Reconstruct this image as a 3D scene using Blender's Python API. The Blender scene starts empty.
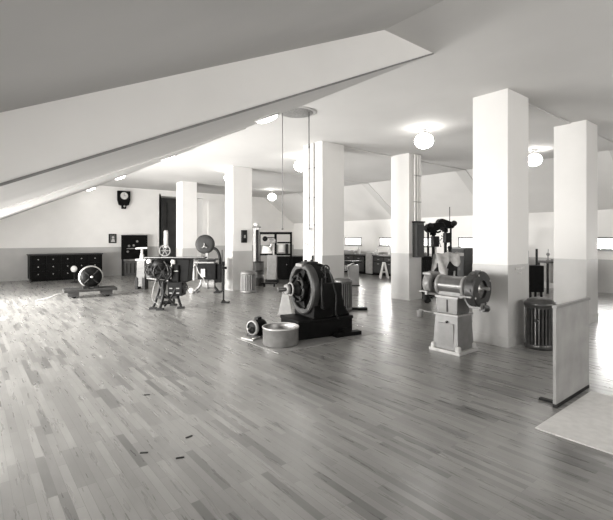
import bpy, bmesh, math, random
from mathutils import Vector, Matrix
random.seed(7)
C = bpy.context.scene.collection
TH = math.radians(39.0); SN, CS = math.sin(TH), math.cos(TH)
F = 420.0; HZ = 238.0; CX = 306.5; EYE = 1.65; H = 3.9
PI = math.pi

def P(px, depth, py=None):
    """room position of a pixel column at a given depth (and height of pixel row)"""
    xc = (px - CX) / F * depth
    z = 0.0 if py is None else EYE - (py - HZ) / F * depth
    return Vector((CS * xc + SN * depth, -SN * xc + CS * depth, z))
def G(px, py):
    return P(px, EYE * F / (py - HZ))

# ---------------------------------------------------------------- materials
TINT = (1.0, 0.982, 0.955)
MATS = {}
def mat(name, v, rough=0.6, metal=0.0, var=0.12, scale=8.0, bump=0.0, emit=0.0, coat=0.0, stretch=None, spec=0.5):
    if name in MATS: return MATS[name]
    m = bpy.data.materials.new(name); m.use_nodes = True
    nt = m.node_tree; b = nt.nodes['Principled BSDF']
    tc = nt.nodes.new('ShaderNodeTexCoord'); mp = nt.nodes.new('ShaderNodeMapping')
    n = nt.nodes.new('ShaderNodeTexNoise'); cr = nt.nodes.new('ShaderNodeValToRGB')
    nt.links.new(tc.outputs['Object'], mp.inputs[0]); nt.links.new(mp.outputs[0], n.inputs['Vector'])
    if stretch: mp.inputs['Scale'].default_value = stretch
    n.inputs['Scale'].default_value = scale; n.inputs['Detail'].default_value = 5
    lo, hi = v * (1 - var), min(1, v * (1 + var))
    cr.color_ramp.elements[0].position = 0.3; cr.color_ramp.elements[1].position = 0.7
    cr.color_ramp.elements[0].color = (lo * TINT[0], lo * TINT[1], lo * TINT[2], 1)
    cr.color_ramp.elements[1].color = (hi * TINT[0], hi * TINT[1], hi * TINT[2], 1)
    nt.links.new(n.outputs['Fac'], cr.inputs[0]); nt.links.new(cr.outputs[0], b.inputs['Base Color'])
    b.inputs['Roughness'].default_value = rough; b.inputs['Metallic'].default_value = metal
    b.inputs['Specular IOR Level'].default_value = spec
    if coat: b.inputs['Coat Weight'].default_value = coat
    if bump:
        bp = nt.nodes.new('ShaderNodeBump'); bp.inputs['Strength'].default_value = bump; bp.inputs['Distance'].default_value = 0.01
        nt.links.new(n.outputs['Fac'], bp.inputs['Height']); nt.links.new(bp.outputs[0], b.inputs['Normal'])
    if emit:
        b.inputs['Emission Color'].default_value = (1, .985, .95, 1); b.inputs['Emission Strength'].default_value = emit
    MATS[name] = m; return m

WHITE = mat('white_plaster', .80, .7, var=.035, scale=1.3)
SLOPE = mat('sloped_plaster', .66, .75, var=.04, scale=1.0)
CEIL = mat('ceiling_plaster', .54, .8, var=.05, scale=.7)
WAINS = mat('wainscot_paint', .43, .42, var=.06, scale=2.0)
BASEB = mat('baseboard_paint', .42, .4, var=.05)
BLACK = mat('black_enamel', .004, .5, var=.5, scale=12, spec=.1)
IRON = mat('dark_cast_iron', .010, .5, 0, var=.5, scale=18, bump=.15, spec=.2)
STEEL = mat('machined_steel', .50, .3, .8, var=.2, scale=20)
GREYP = mat('grey_machine_paint', .20, .4, var=.12, scale=10)
PALEP = mat('pale_machine_paint', .42, .45, var=.12, scale=10)
GALV = mat('galvanised_sheet', .26, .38, .6, var=.22, scale=7)
GALVD = mat('dull_dark_sheet', .08, .35, .6, var=.3, scale=9)
WOODD = mat('dark_stained_wood', .03, .6, spec=.2, var=.4, scale=6, stretch=(1, 6, 6))
WOODL = mat('pale_bench_wood', .3, .5, var=.2, scale=5, stretch=(1, 6, 6))
WOODM = mat('mid_brown_wood', .09, .5, var=.3, scale=5, stretch=(1, 6, 6))
CLOTH = mat('pale_cloth', .32, .9, var=.35, scale=6, bump=.3)
PAPER = mat('white_enamel', .62, .35, var=.02)
RUBBER = mat('black_rubber', .03, .7, var=.2)
DOORM = mat('door_dark', .03, .5, var=.3, scale=3)
COPPER = mat('commutator_metal', .05, .4, .6, var=.3, scale=30)
GLASSY = mat('bottle_glaze', .45, .2, var=.1)
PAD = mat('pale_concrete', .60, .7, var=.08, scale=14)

def glass_mat():
    m = bpy.data.materials.new('window_glass'); m.use_nodes = True
    nt = m.node_tree; out = nt.nodes['Material Output']; nt.nodes.remove(nt.nodes['Principled BSDF'])
    t = nt.nodes.new('ShaderNodeBsdfTransparent'); g = nt.nodes.new('ShaderNodeBsdfGlossy'); mx = nt.nodes.new('ShaderNodeMixShader')
    g.inputs['Roughness'].default_value = .05; mx.inputs[0].default_value = .08
    nt.links.new(t.outputs[0], mx.inputs[1]); nt.links.new(g.outputs[0], mx.inputs[2]); nt.links.new(mx.outputs[0], out.inputs[0])
    return m
GLASS = glass_mat()

def emissive(name, s):
    m = bpy.data.materials.new(name); m.use_nodes = True
    b = m.node_tree.nodes['Principled BSDF']; b.inputs['Base Color'].default_value = (.9, .88, .85, 1)
    b.inputs['Emission Color'].default_value = (1, .98, .945, 1); b.inputs['Emission Strength'].default_value = s
    return m
GLOW = emissive('lit_opal_glass', 16.0)

def floor_mat():
    m = bpy.data.materials.new('strip_floor'); m.use_nodes = True
    nt = m.node_tree; N = nt.nodes; L = nt.links; b = N['Principled BSDF']
    tc = N.new('ShaderNodeTexCoord'); sep = N.new('ShaderNodeSeparateXYZ'); L.new(tc.outputs['Object'], sep.inputs[0])
    cmb = N.new('ShaderNodeCombineXYZ'); L.new(sep.outputs['Y'], cmb.inputs['X']); L.new(sep.outputs['X'], cmb.inputs['Y'])
    br = N.new('ShaderNodeTexBrick'); L.new(cmb.outputs[0], br.inputs['Vector'])
    br.offset = .37; br.offset_frequency = 3; br.squash = 1
    for k, v in (('Scale', 1), ('Mortar Size', .0012), ('Mortar Smooth', .2), ('Bias', 0), ('Brick Width', .62), ('Row Height', .057)):
        br.inputs[k].default_value = v
    br.inputs['Color1'].default_value = (0, 0, 0, 1); br.inputs['Color2'].default_value = (1, 1, 1, 1); br.inputs['Mortar'].default_value = (.5, .5, .5, 1)
    # plank tone
    cr = N.new('ShaderNodeValToRGB'); L.new(br.outputs['Color'], cr.inputs[0])
    cr.color_ramp.elements[0].color = (.105, .103, .099, 1); cr.color_ramp.elements[1].color = (.255, .25, .239, 1)
    e = cr.color_ramp.elements.new(.25); e.color = (.18, .176, .169, 1)
    # grain
    mp = N.new('ShaderNodeMapping'); mp.inputs['Scale'].default_value = (1.5, 14, 1); L.new(cmb.outputs[0], mp.inputs[0])
    gn = N.new('ShaderNodeTexNoise'); gn.inputs['Scale'].default_value = 1.6; gn.inputs['Detail'].default_value = 6; L.new(mp.outputs[0], gn.inputs['Vector'])
    # large wear
    wn = N.new('ShaderNodeTexNoise'); wn.inputs['Scale'].default_value = .7; wn.inputs['Detail'].default_value = 4; L.new(cmb.outputs[0], wn.inputs['Vector'])
    def mul(a, bsock, lo, hi):
        r = N.new('ShaderNodeMapRange'); r.inputs['From Min'].default_value = .3; r.inputs['From Max'].default_value = .7
        r.inputs['To Min'].default_value = lo; r.inputs['To Max'].default_value = hi; L.new(bsock, r.inputs['Value'])
        mx = N.new('ShaderNodeMix'); mx.data_type = 'RGBA'; mx.blend_type = 'MULTIPLY'; mx.inputs['Factor'].default_value = 1
        L.new(a, mx.inputs[6]); L.new(r.outputs[0], mx.inputs[7]); return mx.outputs[2]
    c = mul(cr.outputs[0], gn.outputs['Fac'], .92, 1.08); c = mul(c, wn.outputs['Fac'], .85, 1.15)
    mm = N.new('ShaderNodeMix'); mm.data_type = 'RGBA'; L.new(br.outputs['Fac'], mm.inputs['Factor']); L.new(c, mm.inputs[6])
    mm.inputs[7].default_value = (.11, .107, .102, 1); L.new(mm.outputs[2], b.inputs['Base Color'])
    rr = N.new('ShaderNodeMapRange'); rr.inputs['From Min'].default_value = .3; rr.inputs['From Max'].default_value = .7
    rr.inputs['To Min'].default_value = .25; rr.inputs['To Max'].default_value = .36; L.new(gn.outputs['Fac'], rr.inputs['Value']); L.new(rr.outputs[0], b.inputs['Roughness'])
    bp = N.new('ShaderNodeBump'); bp.inputs['Strength'].default_value = .05; bp.inputs['Distance'].default_value = .003
    ad = N.new('ShaderNodeMath'); ad.operation = 'SUBTRACT'; L.new(gn.outputs['Fac'], ad.inputs[0]); L.new(br.outputs['Fac'], ad.inputs[1])
    L.new(ad.outputs[0], bp.inputs['Height']); L.new(bp.outputs[0], b.inputs['Normal'])
    b.inputs['Specular IOR Level'].default_value = .6; b.inputs['Coat Weight'].default_value = .35; b.inputs['Coat Roughness'].default_value = .24
    return m
FLOORM = floor_mat()

# ---------------------------------------------------------------- mesh helper
class MB:
    def __init__(self): self.bm = bmesh.new()
    def _fin(self, geom_faces, mi, smooth):
        for f in geom_faces: f.material_index = mi; f.smooth = smooth
    def box(self, x0, x1, y0, y1, z0, z1, mi=0, M=None, bev=0.0, taper=None):
        r = bmesh.ops.create_cube(self.bm, size=1.0); vs = r['verts']
        cx, cy = (x0 + x1) / 2, (y0 + y1) / 2
        for v in vs:
            tx = ty = 1.0
            if taper and v.co.z > 0: tx, ty = taper
            v.co = Vector((cx + v.co.x * (x1 - x0) * tx, cy + v.co.y * (y1 - y0) * ty, (z0 + z1) / 2 + v.co.z * (z1 - z0)))
        fs = set(f for v in vs for f in v.link_faces)
        if bev > 0:
            es = list(set(e for v in vs for e in v.link_edges))
            rb = bmesh.ops.bevel(self.bm, geom=es, offset=bev, segments=2, affect='EDGES', profile=.7)
            vs = list(set(v for f in rb['faces'] for v in f.verts)); fs = set(f for v in vs for f in v.link_faces)
            vs = list(set(v for f in fs for v in f.verts))
        if M is not None:
            for v in vs: v.co = M @ v.co
        self._fin(fs, mi, False); return self
    def lathe(self, prof, origin=(0, 0, 0), axis=(0, 0, 1), seg=32, mi=0, smooth=True, a0=0, a1=2 * PI, fl=None):
        """prof: list of (r, t); revolved about axis through origin"""
        ax = Vector(axis).normalized(); o = Vector(origin)
        q = ax.to_track_quat('Z', 'Y'); full = abs(a1 - a0 - 2 * PI) < 1e-6
        rings = []; n = seg if full else seg + 1
        for (r, t) in prof:
            ring = []
            for k in range(n):
                a = a0 + (a1 - a0) * k / seg
                rr = r * (fl(k) if fl else 1)
                ring.append(self.bm.verts.new(o + q @ Vector((rr * math.cos(a), rr * math.sin(a), t))))
            rings.append(ring)
        fs = []
        for i in range(len(rings) - 1):
            for k in range(seg):
                k2 = (k + 1) % n
                try: fs.append(self.bm.faces.new((rings[i][k], rings[i][k2], rings[i + 1][k2], rings[i + 1][k])))
                except ValueError: pass
        self._fin(fs, mi, smooth); return self
    def cyl(self, p0, p1, r0, r1=None, seg=20, mi=0, smooth=True):
        p0, p1 = Vector(p0), Vector(p1); r1 = r0 if r1 is None else r1; L = (p1 - p0).length
        self.lathe([(r0, 0), (r1, L)], p0, p1 - p0, seg, mi, smooth)
        self.lathe([(1e-4, 0), (r0, 0)], p0, p1 - p0, seg, mi, False)
        self.lathe([(r1, L), (1e-4, L)], p0, p1 - p0, seg, mi, False); return self
    def sph(self, c, r, mi=0, seg=20, sz=1.0):
        n = 10; pr = [(max(1e-4, r * math.sin(PI * i / n)), -r * sz * math.cos(PI * i / n)) for i in range(n + 1)]
        return self.lathe(pr, c, (0, 0, 1), seg, mi)
    def tor(self, c, R, r, axis=(0, 0, 1), seg=36, mi=0, sq=1.0):
        n = 10; pr = [(R + r * math.cos(2 * PI * i / n), sq * r * math.sin(2 * PI * i / n)) for i in range(n + 1)]
        return self.lathe(pr, c, axis, seg, mi)
    def tube(self, pts, r, seg=8, mi=0, smoothpath=0):
        pts = [Vector(p) for p in pts]
        for _ in range(smoothpath):
            q = [pts[0]]
            for a, b in zip(pts, pts[1:]): q += [a * .75 + b * .25, a * .25 + b * .75]
            pts = q + [pts[-1]]
        rings = []; prev = None
        for i, p in enumerate(pts):
            d = (pts[min(i + 1, len(pts) - 1)] - pts[max(i - 1, 0)]).normalized()
            ref = Vector((0, 0, 1)) if abs(d.z) < .95 else Vector((1, 0, 0))
            if prev is not None: ref = prev
            s = d.cross(ref).normalized(); t = s.cross(d).normalized(); prev = t
            rings.append([self.bm.verts.new(p + s * (r * math.cos(2 * PI * k / seg)) + t * (r * math.sin(2 * PI * k / seg))) for k in range(seg)])
        fs = []
        for a, b in zip(rings, rings[1:]):
            for k in range(seg): fs.append(self.bm.faces.new((a[k], a[(k + 1) % seg], b[(k + 1) % seg], b[k])))
        fs.append(self.bm.faces.new(rings[0][::-1])); fs.append(self.bm.faces.new(rings[-1]))
        self._fin(fs, mi, True); return self
    def prism(self, poly, plane, t0, t1, mi=0):
        """poly: 2D outline; plane 'xz' extrudes along y, 'xy' along z, 'yz' along x"""
        def mk(a, b, t):
            return {'xz': (a, t, b), 'xy': (a, b, t), 'yz': (t, a, b)}[plane]
        A = [self.bm.verts.new(mk(a, b, t0)) for a, b in poly]; B = [self.bm.verts.new(mk(a, b, t1)) for a, b in poly]
        fs = [self.bm.faces.new(A), self.bm.faces.new(B[::-1])]
        n = len(poly)
        for i in range(n): fs.append(self.bm.faces.new((A[i], A[(i + 1) % n], B[(i + 1) % n], B[i])))
        self._fin(fs, mi, False); return self
    def build(self, name, mats, parent=None, bevel=0.0, loc=None):
        bmesh.ops.recalc_face_normals(self.bm, faces=self.bm.faces)
        me = bpy.data.meshes.new(name); self.bm.to_mesh(me); self.bm.free()
        for m in (mats if isinstance(mats, (list, tuple)) else [mats]): me.materials.append(m)
        o = bpy.data.objects.new(name, me); C.objects.link(o)
        if parent is not None: o.parent = parent
        if loc is not None: o.location = loc
        if bevel:
            md = o.modifiers.new('bevel', 'BEVEL'); md.width = bevel; md.segments = 2; md.limit_method = 'ANGLE'
        return o

def thing(name, label, cat, loc=(0, 0, 0), rz=0.0, group=None):
    o = bpy.data.objects.new(name, None); C.objects.link(o); o.empty_display_size = .1
    o.location = loc; o.rotation_euler = (0, 0, rz); o['label'] = label; o['category'] = cat
    if group: o['group'] = group
    return o
def tag(o, label, cat, group=None):
    o['label'] = label; o['category'] = cat
    if group: o['group'] = group
    return o
def struct(o, label=None, cat=None):
    o['kind'] = 'structure'
    if label: o['label'] = label; o['category'] = cat
    return o
def children(o): return [c for c in C.objects if c.parent == o]
def copy_tree(o, parent=None):
    c = o.copy(); C.objects.link(c)
    if parent is not None: c.parent = parent
    for ch in children(o):
        if ch is not c: copy_tree(ch, c)
    return c
def dup(o, loc, label, rz=None):
    c = copy_tree(o); c.location = loc; c['label'] = label
    if rz is not None: c.rotation_euler = (0, 0, rz)
    return c
FACE = -TH      # rotation that turns local x to the right as seen on entering

# ---------------------------------------------------------------- the room
XL, XR, Y0, Y1 = -.7, 14.9, -3.0, 19.6
K = .454
def zlow(x): return 1.885 + K * x
def zhigh(x): return 2.306 + K * x
m = MB().box(XL - .2, XR + .2, Y0 - .2, Y1 + 2.2, -.1, 0); struct(m.build('floor', FLOORM), 'narrow strip hardwood floor with a satin finish', 'floor')
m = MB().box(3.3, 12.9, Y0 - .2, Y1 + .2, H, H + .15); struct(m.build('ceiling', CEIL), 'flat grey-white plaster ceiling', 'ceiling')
# near sloping ceiling (high bay, then low bays beyond a step)
xh = (H - 2.306) / K; xl = (H - 1.885) / K
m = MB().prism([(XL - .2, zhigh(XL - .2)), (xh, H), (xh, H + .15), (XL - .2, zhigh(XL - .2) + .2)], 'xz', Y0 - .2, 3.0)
struct(m.build('ceiling_slope_near', mat('slope_shade', .42, .8, var=.05, scale=1.0)), 'higher sloping plaster ceiling at upper left', 'ceiling')  # dimness of the higher slope is put into a darker plaster colour
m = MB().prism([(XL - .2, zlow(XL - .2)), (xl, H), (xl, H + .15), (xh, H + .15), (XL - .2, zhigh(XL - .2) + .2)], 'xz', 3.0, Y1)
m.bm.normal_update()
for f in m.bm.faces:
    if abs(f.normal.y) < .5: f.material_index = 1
struct(m.build('ceiling_slope_left', [WHITE, mat('soffit_shade', .46, .75, var=.03, scale=1.0)]), 'deep sloping boxed plaster band along the left eave', 'ceiling')  # underside darker than the step face: its shade is put into the colour
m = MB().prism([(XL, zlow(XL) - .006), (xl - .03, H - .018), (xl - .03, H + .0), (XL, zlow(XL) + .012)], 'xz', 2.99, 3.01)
struct(m.build('trim_8', mat('shadow_line_grey', .22, .7)))  # dark strip painting in the shadow line along the step edge
# seam strip on the slope
m = MB()
for yy in (7.33,):
    m.prism([(XL, zlow(XL) - .025), (xl - .06, H - .052), (xl - .06, H - .01), (XL, zlow(XL) + .03)], 'xz', yy, yy + .05)
struct(m.build('trim_1', SLOPE))
# right slope
m = MB().prism([(12.8, H), (XR + .2, 2.37), (XR + .2, 2.55), (12.8, H + .15)], 'xz', Y0 - .2, Y1)
struct(m.build('ceiling_slope_right', SLOPE), 'sloping plaster ceiling above the small far windows', 'ceiling')
# ribs: shallow beams under the flat ceiling carried down the right slope
for i, yy in enumerate((3.0, 7.33, 11.66, 15.99)):
    m = MB().box(6.9, 12.78, yy + .12, yy + .48, H - .018, H + .05).prism([(12.78, H - .018), (XR, 2.46), (XR, 2.7), (12.78, H + .05)], 'xz', yy + .12, yy + .48)
    struct(m.build('trim_%d' % (i + 2), CEIL), 'shallow plaster ceiling beam', 'beam')

# back wall with the tall dark doorway
def wains_wall(m, x0, x1, z1):
    m.box(x0, x1, Y1, Y1 + .2, 1.26, z1, 0); m.box(x0, x1, Y1, Y1 + .2, 0, 1.26, 1)
    m.box(x0, x1, Y1 - .015, Y1 + .1, 0, .16, 2)
m = MB(); wains_wall(m, XL - .2, 7.09, H + .1); wains_wall(m, 9.2, XR + .2, H + .1); m.box(7.09, 9.2, Y1, Y1 + .2, 3.63, H + .1, 0)
struct(m.build('wall_back', [WHITE, WAINS, BASEB]), 'far plaster wall, white above a grey wainscot', 'wall')
d = struct(MB().box(7.09, 9.2, Y1 + .9, Y1 + 1.0, 0, 3.7).build('door_1', DOORM), 'tall dark doorway in the far wall', 'door')
for s in range(4):
    a = 7.14 + s * .515
    MB().box(a + .06, a + .46, Y1 + .87, Y1 + .9, .2, 1.6).box(a + .06, a + .46, Y1 + .87, Y1 + .9, 1.75, 3.4).build('panel', DOORM, d)
m = MB().box(7.0, 7.09, Y1, Y1 + 1.0, 0, 3.7).box(9.2, 9.29, Y1 + .2, Y1 + 1.0, 0, 3.7).box(7.0, 9.3, Y1 + .2, Y1 + 1.0, 3.63, 3.75)
struct(m.build('wall_recess', WHITE))
# shallow chimney breast right of the door
m = MB().box(9.45, 10.5, Y1 - .12, Y1, 1.26, 3.5, 0).box(9.45, 10.5, Y1 - .12, Y1, 0, 1.26, 1)
struct(m.build('trim_7', [WHITE, WAINS]))

# right (far side) wall with small windows
WZ0, WZ1 = 1.28, 1.68
wc = [14.72, 12.45, 10.62, 8.42, 4.0, 1.8]
edges = [Y0 - .2]
m = MB().box(XR, XR + .2, Y0 - .2, Y1 + .2, 1.0, WZ0, 0).box(XR, XR + .2, Y0 - .2, Y1 + .2, 0, 1.0, 1).box(XR, XR + .2, Y0 - .2, Y1 + .2, WZ1, 2.7, 0)
ys = sorted((c - .58, c + .58) for c in wc)
a = Y0 - .2
for lo, hi in ys: m.box(XR, XR + .2, a, lo, WZ0, WZ1, 0); a = hi
m.box(XR, XR + .2, a, Y1 + .2, WZ0, WZ1, 0)
struct(m.build('wall_right', [WHITE, WAINS]), 'low eave wall with small bright windows', 'wall')
for i, c in enumerate(wc):
    w = MB()
    for (p, q, r, s) in ((c - .58, c + .58, WZ0, WZ0 + .05), (c - .58, c + .58, WZ1 - .05, WZ1), (c - .58, c - .53, WZ0, WZ1), (c + .53, c + .58, WZ0, WZ1)):
        w.box(XR - .01, XR + .05, p, q, r, s)
    o = struct(w.build('window_%d' % (i + 1), mat('frame_grey', .16, .5)), 'small low window in the far side wall', 'window')
    MB().box(XR + .055, XR + .06, c - .545, c + .545, WZ0 + .035, WZ1 - .035).build('pane', GLASS, o)
    MB().box(XR - .05, XR + .03, c - .62, c + .62, WZ0 - .03, WZ0).build('window_sill', PALEP, o)

# left eave wall with a band of windows (beyond the left of the view)
lw = [1.6, 3.9, 6.2, 8.5, 10.8, 13.1, 15.4, 17.7]; LZ0, LZ1 = .55, 1.42
m = MB().box(XL - .2, XL, Y0 - .2, Y1 + .2, 0, LZ0, 1).box(XL - .2, XL, Y0 - .2, Y1 + .2, LZ1, 2.3, 0)
a = Y0 - .2
for c in lw: m.box(XL - .2, XL, a, c - .8, LZ0, LZ1, 0); a = c + .8
m.box(XL - .2, XL, a, Y1 + .2, LZ0, LZ1, 0)
struct(m.build('wall_left', [WHITE, WAINS]))
for i, c in enumerate(lw):
    w = MB()
    for (p, q, r, s) in ((c - .8, c + .8, LZ0, LZ0 + .05), (c - .8, c + .8, LZ1 - .05, LZ1), (c - .8, c - .75, LZ0, LZ1), (c + .75, c + .8, LZ0, LZ1), (c - .02, c + .02, LZ0, LZ1)):
        w.box(XL - .12, XL - .06, p, q, r, s)
    o = struct(w.build('window_%d' % (i + 8), PALEP))
    MB().box(XL - .095, XL - .09, c - .75, c + .75, LZ0 + .05, LZ1 - .05).build('pane', GLASS, o)
# wall behind the camera, its unseen windows added as fill for the ceiling step
fill_wins = [(2.6, 4.2), (5.2, 6.8), (8.0, 9.6)]
m = MB().box(XL - .2, XR + .2, Y0 - .2, Y0, 0, 1.24, 1).box(XL - .2, XR + .2, Y0 - .2, Y0, 1.24, 1.9, 0).box(XL - .2, XR + .2, Y0 - .2, Y0, 3.2, H + .1, 0)
a = XL - .2
for lo, hi in fill_wins: m.box(a, lo, Y0 - .2, Y0, 1.9, 3.2, 0); a = hi
m.box(a, XR + .2, Y0 - .2, Y0, 1.9, 3.2, 0)
struct(m.build('wall_front', [WHITE, WAINS]))
for i, (lo, hi) in enumerate(fill_wins):
    w = MB()
    for (p, q, r, s) in ((lo, hi, 1.9, 1.96), (lo, hi, 3.14, 3.2), (lo, lo + .06, 1.9, 3.2), (hi - .06, hi, 1.9, 3.2), (lo, hi, 2.53, 2.57)):
        w.box(p, q, Y0 - .12, Y0 - .06, r, s)
    struct(w.build('window_%d' % (i + 16), PALEP))  # frames of the added fill windows
    
# ---------------------------------------------------------------- pillars
def pillar(x, y, wx, wy, label):
    m = MB()
    m.box(x, x + wx, y, y + wy, 1.24, H, 0)
    m.box(x - .004, x + wx + .004, y - .004, y + wy + .004, .15, 1.24, 1)
    m.box(x - .014, x + wx + .014, y - .014, y + wy + .014, 0, .15, 2)
    return struct(m.build('pillar', [mat('pillar_paint', .68, .65, var=.03, scale=1.5), WAINS, BASEB]), label, 'pillar')
pillar(6.32, 3.0, .70, .56, 'large square white pillar with grey base, nearest, behind the pedestal grinder')
pillar(6.41, 7.34, .70, .70, 'white pillar behind the big motor, with conduits on its left face')
pillar(6.46, 11.62, .69, .50, 'white pillar with a small dark box, beside the slatted can and band saw')
pillar(6.63, 15.98, .61, .62, 'farthest white pillar, in front of the tall dark doorway')
pillar(9.09, 6.92, .53, .60, 'white pillar with a tall dark switch box on its right face')
pillar(9.17, 2.86, .62, .57, 'white pillar at the right edge, behind the desk')

# ---------------------------------------------------------------- ceiling lights
def ceiling_light(label, loc, hang=.12, r=.19):
    t = thing('ceiling_light', label, 'ceiling light', loc, 0, 'opal globe ceiling lights')
    MB().lathe([(1e-4, 0), (.09, -.0), (.085, -.03), (.03, -.05), (1e-4, -.05)], (0, 0, 0)).build('canopy', PALEP, t)
    MB().cyl((0, 0, -.04), (0, 0, -hang + .02), .012).lathe([(.02, -hang + .05), (.075, -hang + .03), (.08, -hang - .02)], (0, 0, 0)).build('stem', PALEP, t)
    pr = []
    for i in range(13):
        a = PI * i / 12; pr.append((max(1e-4, r * math.sin(a)), -hang - r * .78 + r * .82 * math.cos(a)))
    MB().lathe(pr, (0, 0, 0), seg=28).build('globe', GLOW, t)
    return t
# position so that globe centre falls at the right place: hang .2 -> centre z = 3.9-.35
def lampat(px, py, label, hang=.12, r=.19):
    cz = H - hang - r * .78; Y = (cz - EYE) * F / (HZ - py)
    p = P(px, Y); ceiling_light(label, (p.x, p.y, H), hang, r)
lampat(424, 141, 'lit opal globe ceiling light, largest, between middle and nearest pillars')
lampat(534, 160, 'lit opal globe ceiling light partly hidden right of the nearest pillar')
lampat(301, 166, 'lit opal globe ceiling light beside the left edge of the conduit pillar')
lampat(272, 197, 'small lit opal globe ceiling light high above the dark-framed test stand', hang=.2, r=.2)
lampat(229, 178, 'lit opal globe ceiling light mostly hidden behind the pillar beside the slatted can', hang=.12, r=.16)
# dome lights along the eave, half sunk in the slope
for yy, lb in ((5.45, 'lit dome light at the slope, largest, nearest the ceiling vent'), (10.35, 'lit dome light on the eave slope, second from the nearest'),
               (14.6, 'lit dome light on the eave slope above the wall clock side'), (18.8, 'small lit dome light on the eave slope, nearest the far wall')):
    x = 3.93 if yy > 6 else 3.62; nrm = Vector((K, 0, -1)).normalized()
    t = thing('dome_light', lb, 'ceiling light', (x, yy, zlow(x)), 0, 'dome lights along the eave')
    MB().lathe([(.17, 0), (.2, 0), (.2, .02), (.17, .025)], (0, 0, 0), nrm, seg=28).build('collar', PALEP, t)
    MB().lathe([(max(1e-4, .17 * math.cos(a)), .02 + .06 * math.sin(a)) for a in [PI / 2 * i / 7 for i in range(8)]], (0, 0, 0), nrm, seg=28).build('dome', GLOW, t)

# ceiling vent and chains
vc = P(297, 7.5); t = thing('ceiling_vent', 'round grey ceiling vent plate above the big motor', 'vent', (vc.x, vc.y, H))
MB().lathe([(1e-4, -.03), (.27, -.03), (.29, -.015), (.29, 0)], seg=40).build('vent_plate', mat('vent_grey', .2, .6, var=.3, scale=30), t)
MB().lathe([(.29, 0), (.34, 0), (.345, -.012), (.3, -.022), (.29, -.012)], seg=40).build('rim', PALEP, t)
CORD = mat('cord_grey', .2, .7)
p = P(282.5, 7.45, 229); m = MB().tube([(0, 0, 0), (0, 0, -(H - .03 - p.z))], .007, 6); m.sph((0, 0, -(H - .03 - p.z)), .018)
tag(m.build('pull_cord', CORD, loc=(p.x, p.y, H - .03)), 'long thin cord hanging from the ceiling vent in front of the test stand', 'cord')
p = P(309, 7.4, 146); m = MB().tube([(0, 0, 0), (0, 0, -(H - .03 - p.z))], .009, 6); m.cyl((0, 0, -(H - .03 - p.z) - .04), (0, 0, -(H - .03 - p.z)), .014)
tag(m.build('pull_cord', mat('cord_dark', .07, .6), loc=(p.x, p.y, H - .03)), 'short darker cord hanging from the right side of the ceiling vent', 'cord')

# ---------------------------------------------------------------- conduits on pillar C (left face x = 6.41)
for j, (dy, r, lb) in enumerate(((7.62, .022, 'pale vertical conduit on pillar face, right one of the pair with switches'), (7.80, .018, 'pale vertical conduit on pillar face, left one of the pair with switches'))):
    z0 = 1.9 if j else .16
    t = thing('conduit', lb, 'conduit', (6.41 - .026, dy, 0), 0, 'conduits on the middle pillar')
    MB().cyl((0, 0, z0), (0, 0, H), r, mi=0).build('pipe', PALEP, t)
    for zz in (1.95, 2.6, 3.3): MB().box(-.01, .024, -.04, .04, zz, zz + .02).build('clip', GREYP, t)
sw = thing('switch_box', 'small grey switch box on conduit pillar, upper of two', 'switch', (6.41, 7.72, 1.86))
MB().box(-.05, 0, -.06, .06, -.045, .045, bev=.006).build('box', GREYP, sw); MB().cyl((-.05, 0, 0), (-.08, 0, .01), .01).build('toggle', BLACK, sw)
sw = thing('switch_box', 'small pale switch plate on conduit pillar, lower of two', 'switch', (6.41, 7.92, 1.5))
MB().box(-.035, 0, -.05, .05, -.035, .035, bev=.006).build('box', PALEP, sw); MB().cyl((-.035, 0, 0), (-.06, 0, .01), .01).build('toggle', GREYP, sw)
# dark box on pillar B right face (y = 11.62) px 241-245, y 230-243
p = P(243, 13.35, 236.5)
t = thing('switch_box', 'dark upright switch box on pillar above the slatted can', 'switch', (p.x, 11.62, p.z))
MB().box(-.085, .085, -.09, 0, -.2, .2, bev=.01).build('box', IRON, t); MB().box(-.03, .03, -.11, -.09, -.05, .05).build('lever', GREYP, t)
# tall box on pillar D right face (y=6.92)
p = P(417.3, 11.35, 240)
t = thing('switch_cabinet', 'tall dark narrow switch cabinet on the right face of a pillar', 'electrical cabinet', (9.36, 6.92, p.z))
MB().box(-.13, .17, -.16, 0, -.46, .46, bev=.012).build('body', mat('cabinet_grey', .035, .5, spec=.2), t)
MB().box(-.11, .15, -.175, -.16, -.42, .4).build('door', IRON, t)
MB().box(-.15, .19, -.18, 0, .46, .5).build('top_cap', BLACK, t)
t = thing('conduit', 'pair of conduits rising from the tall dark cabinet to ceiling', 'conduit', (9.36, 6.90, 0))
for dx in (-.1, .02, .12): MB().cyl((dx, -.035, p.z + .5), (dx, -.035, H - .04), .022).build('pipe', WHITE, t)
for zz in (2.6, 3.3): MB().box(-.14, .16, -.06, 0, zz, zz + .025).build('strap', PALEP, t)
# faint stencil on pillar A right face (y=3.0)
t = thing('stencilled_marking', 'small faded two-line pale stencil on the grey part of nearest pillar', 'marking', (6.55, 2.996, 1.155))
SP = mat('stencil_paint', .62, .6)
for nm, n, x0, z0, h in (('upper_line', 7, 0, 0, .045), ('lower_line', 3, .09, -.065, .035)):
    m = MB(); m.box(x0, x0 + n * .045 - .01, -.006, 0, z0 + h * .4, z0 + h * .62)
    for k in range(n):
        a = x0 + k * .045; w = (.028, .034, .024, .034, .03, .026, .034)[k]
        m.box(a, a + .009, -.008, 0, z0, z0 + h)
        if k % 2 == 0: m.box(a + w - .009, a + w, -.008, 0, z0, z0 + h)
    m.build(nm, SP, t)

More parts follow.
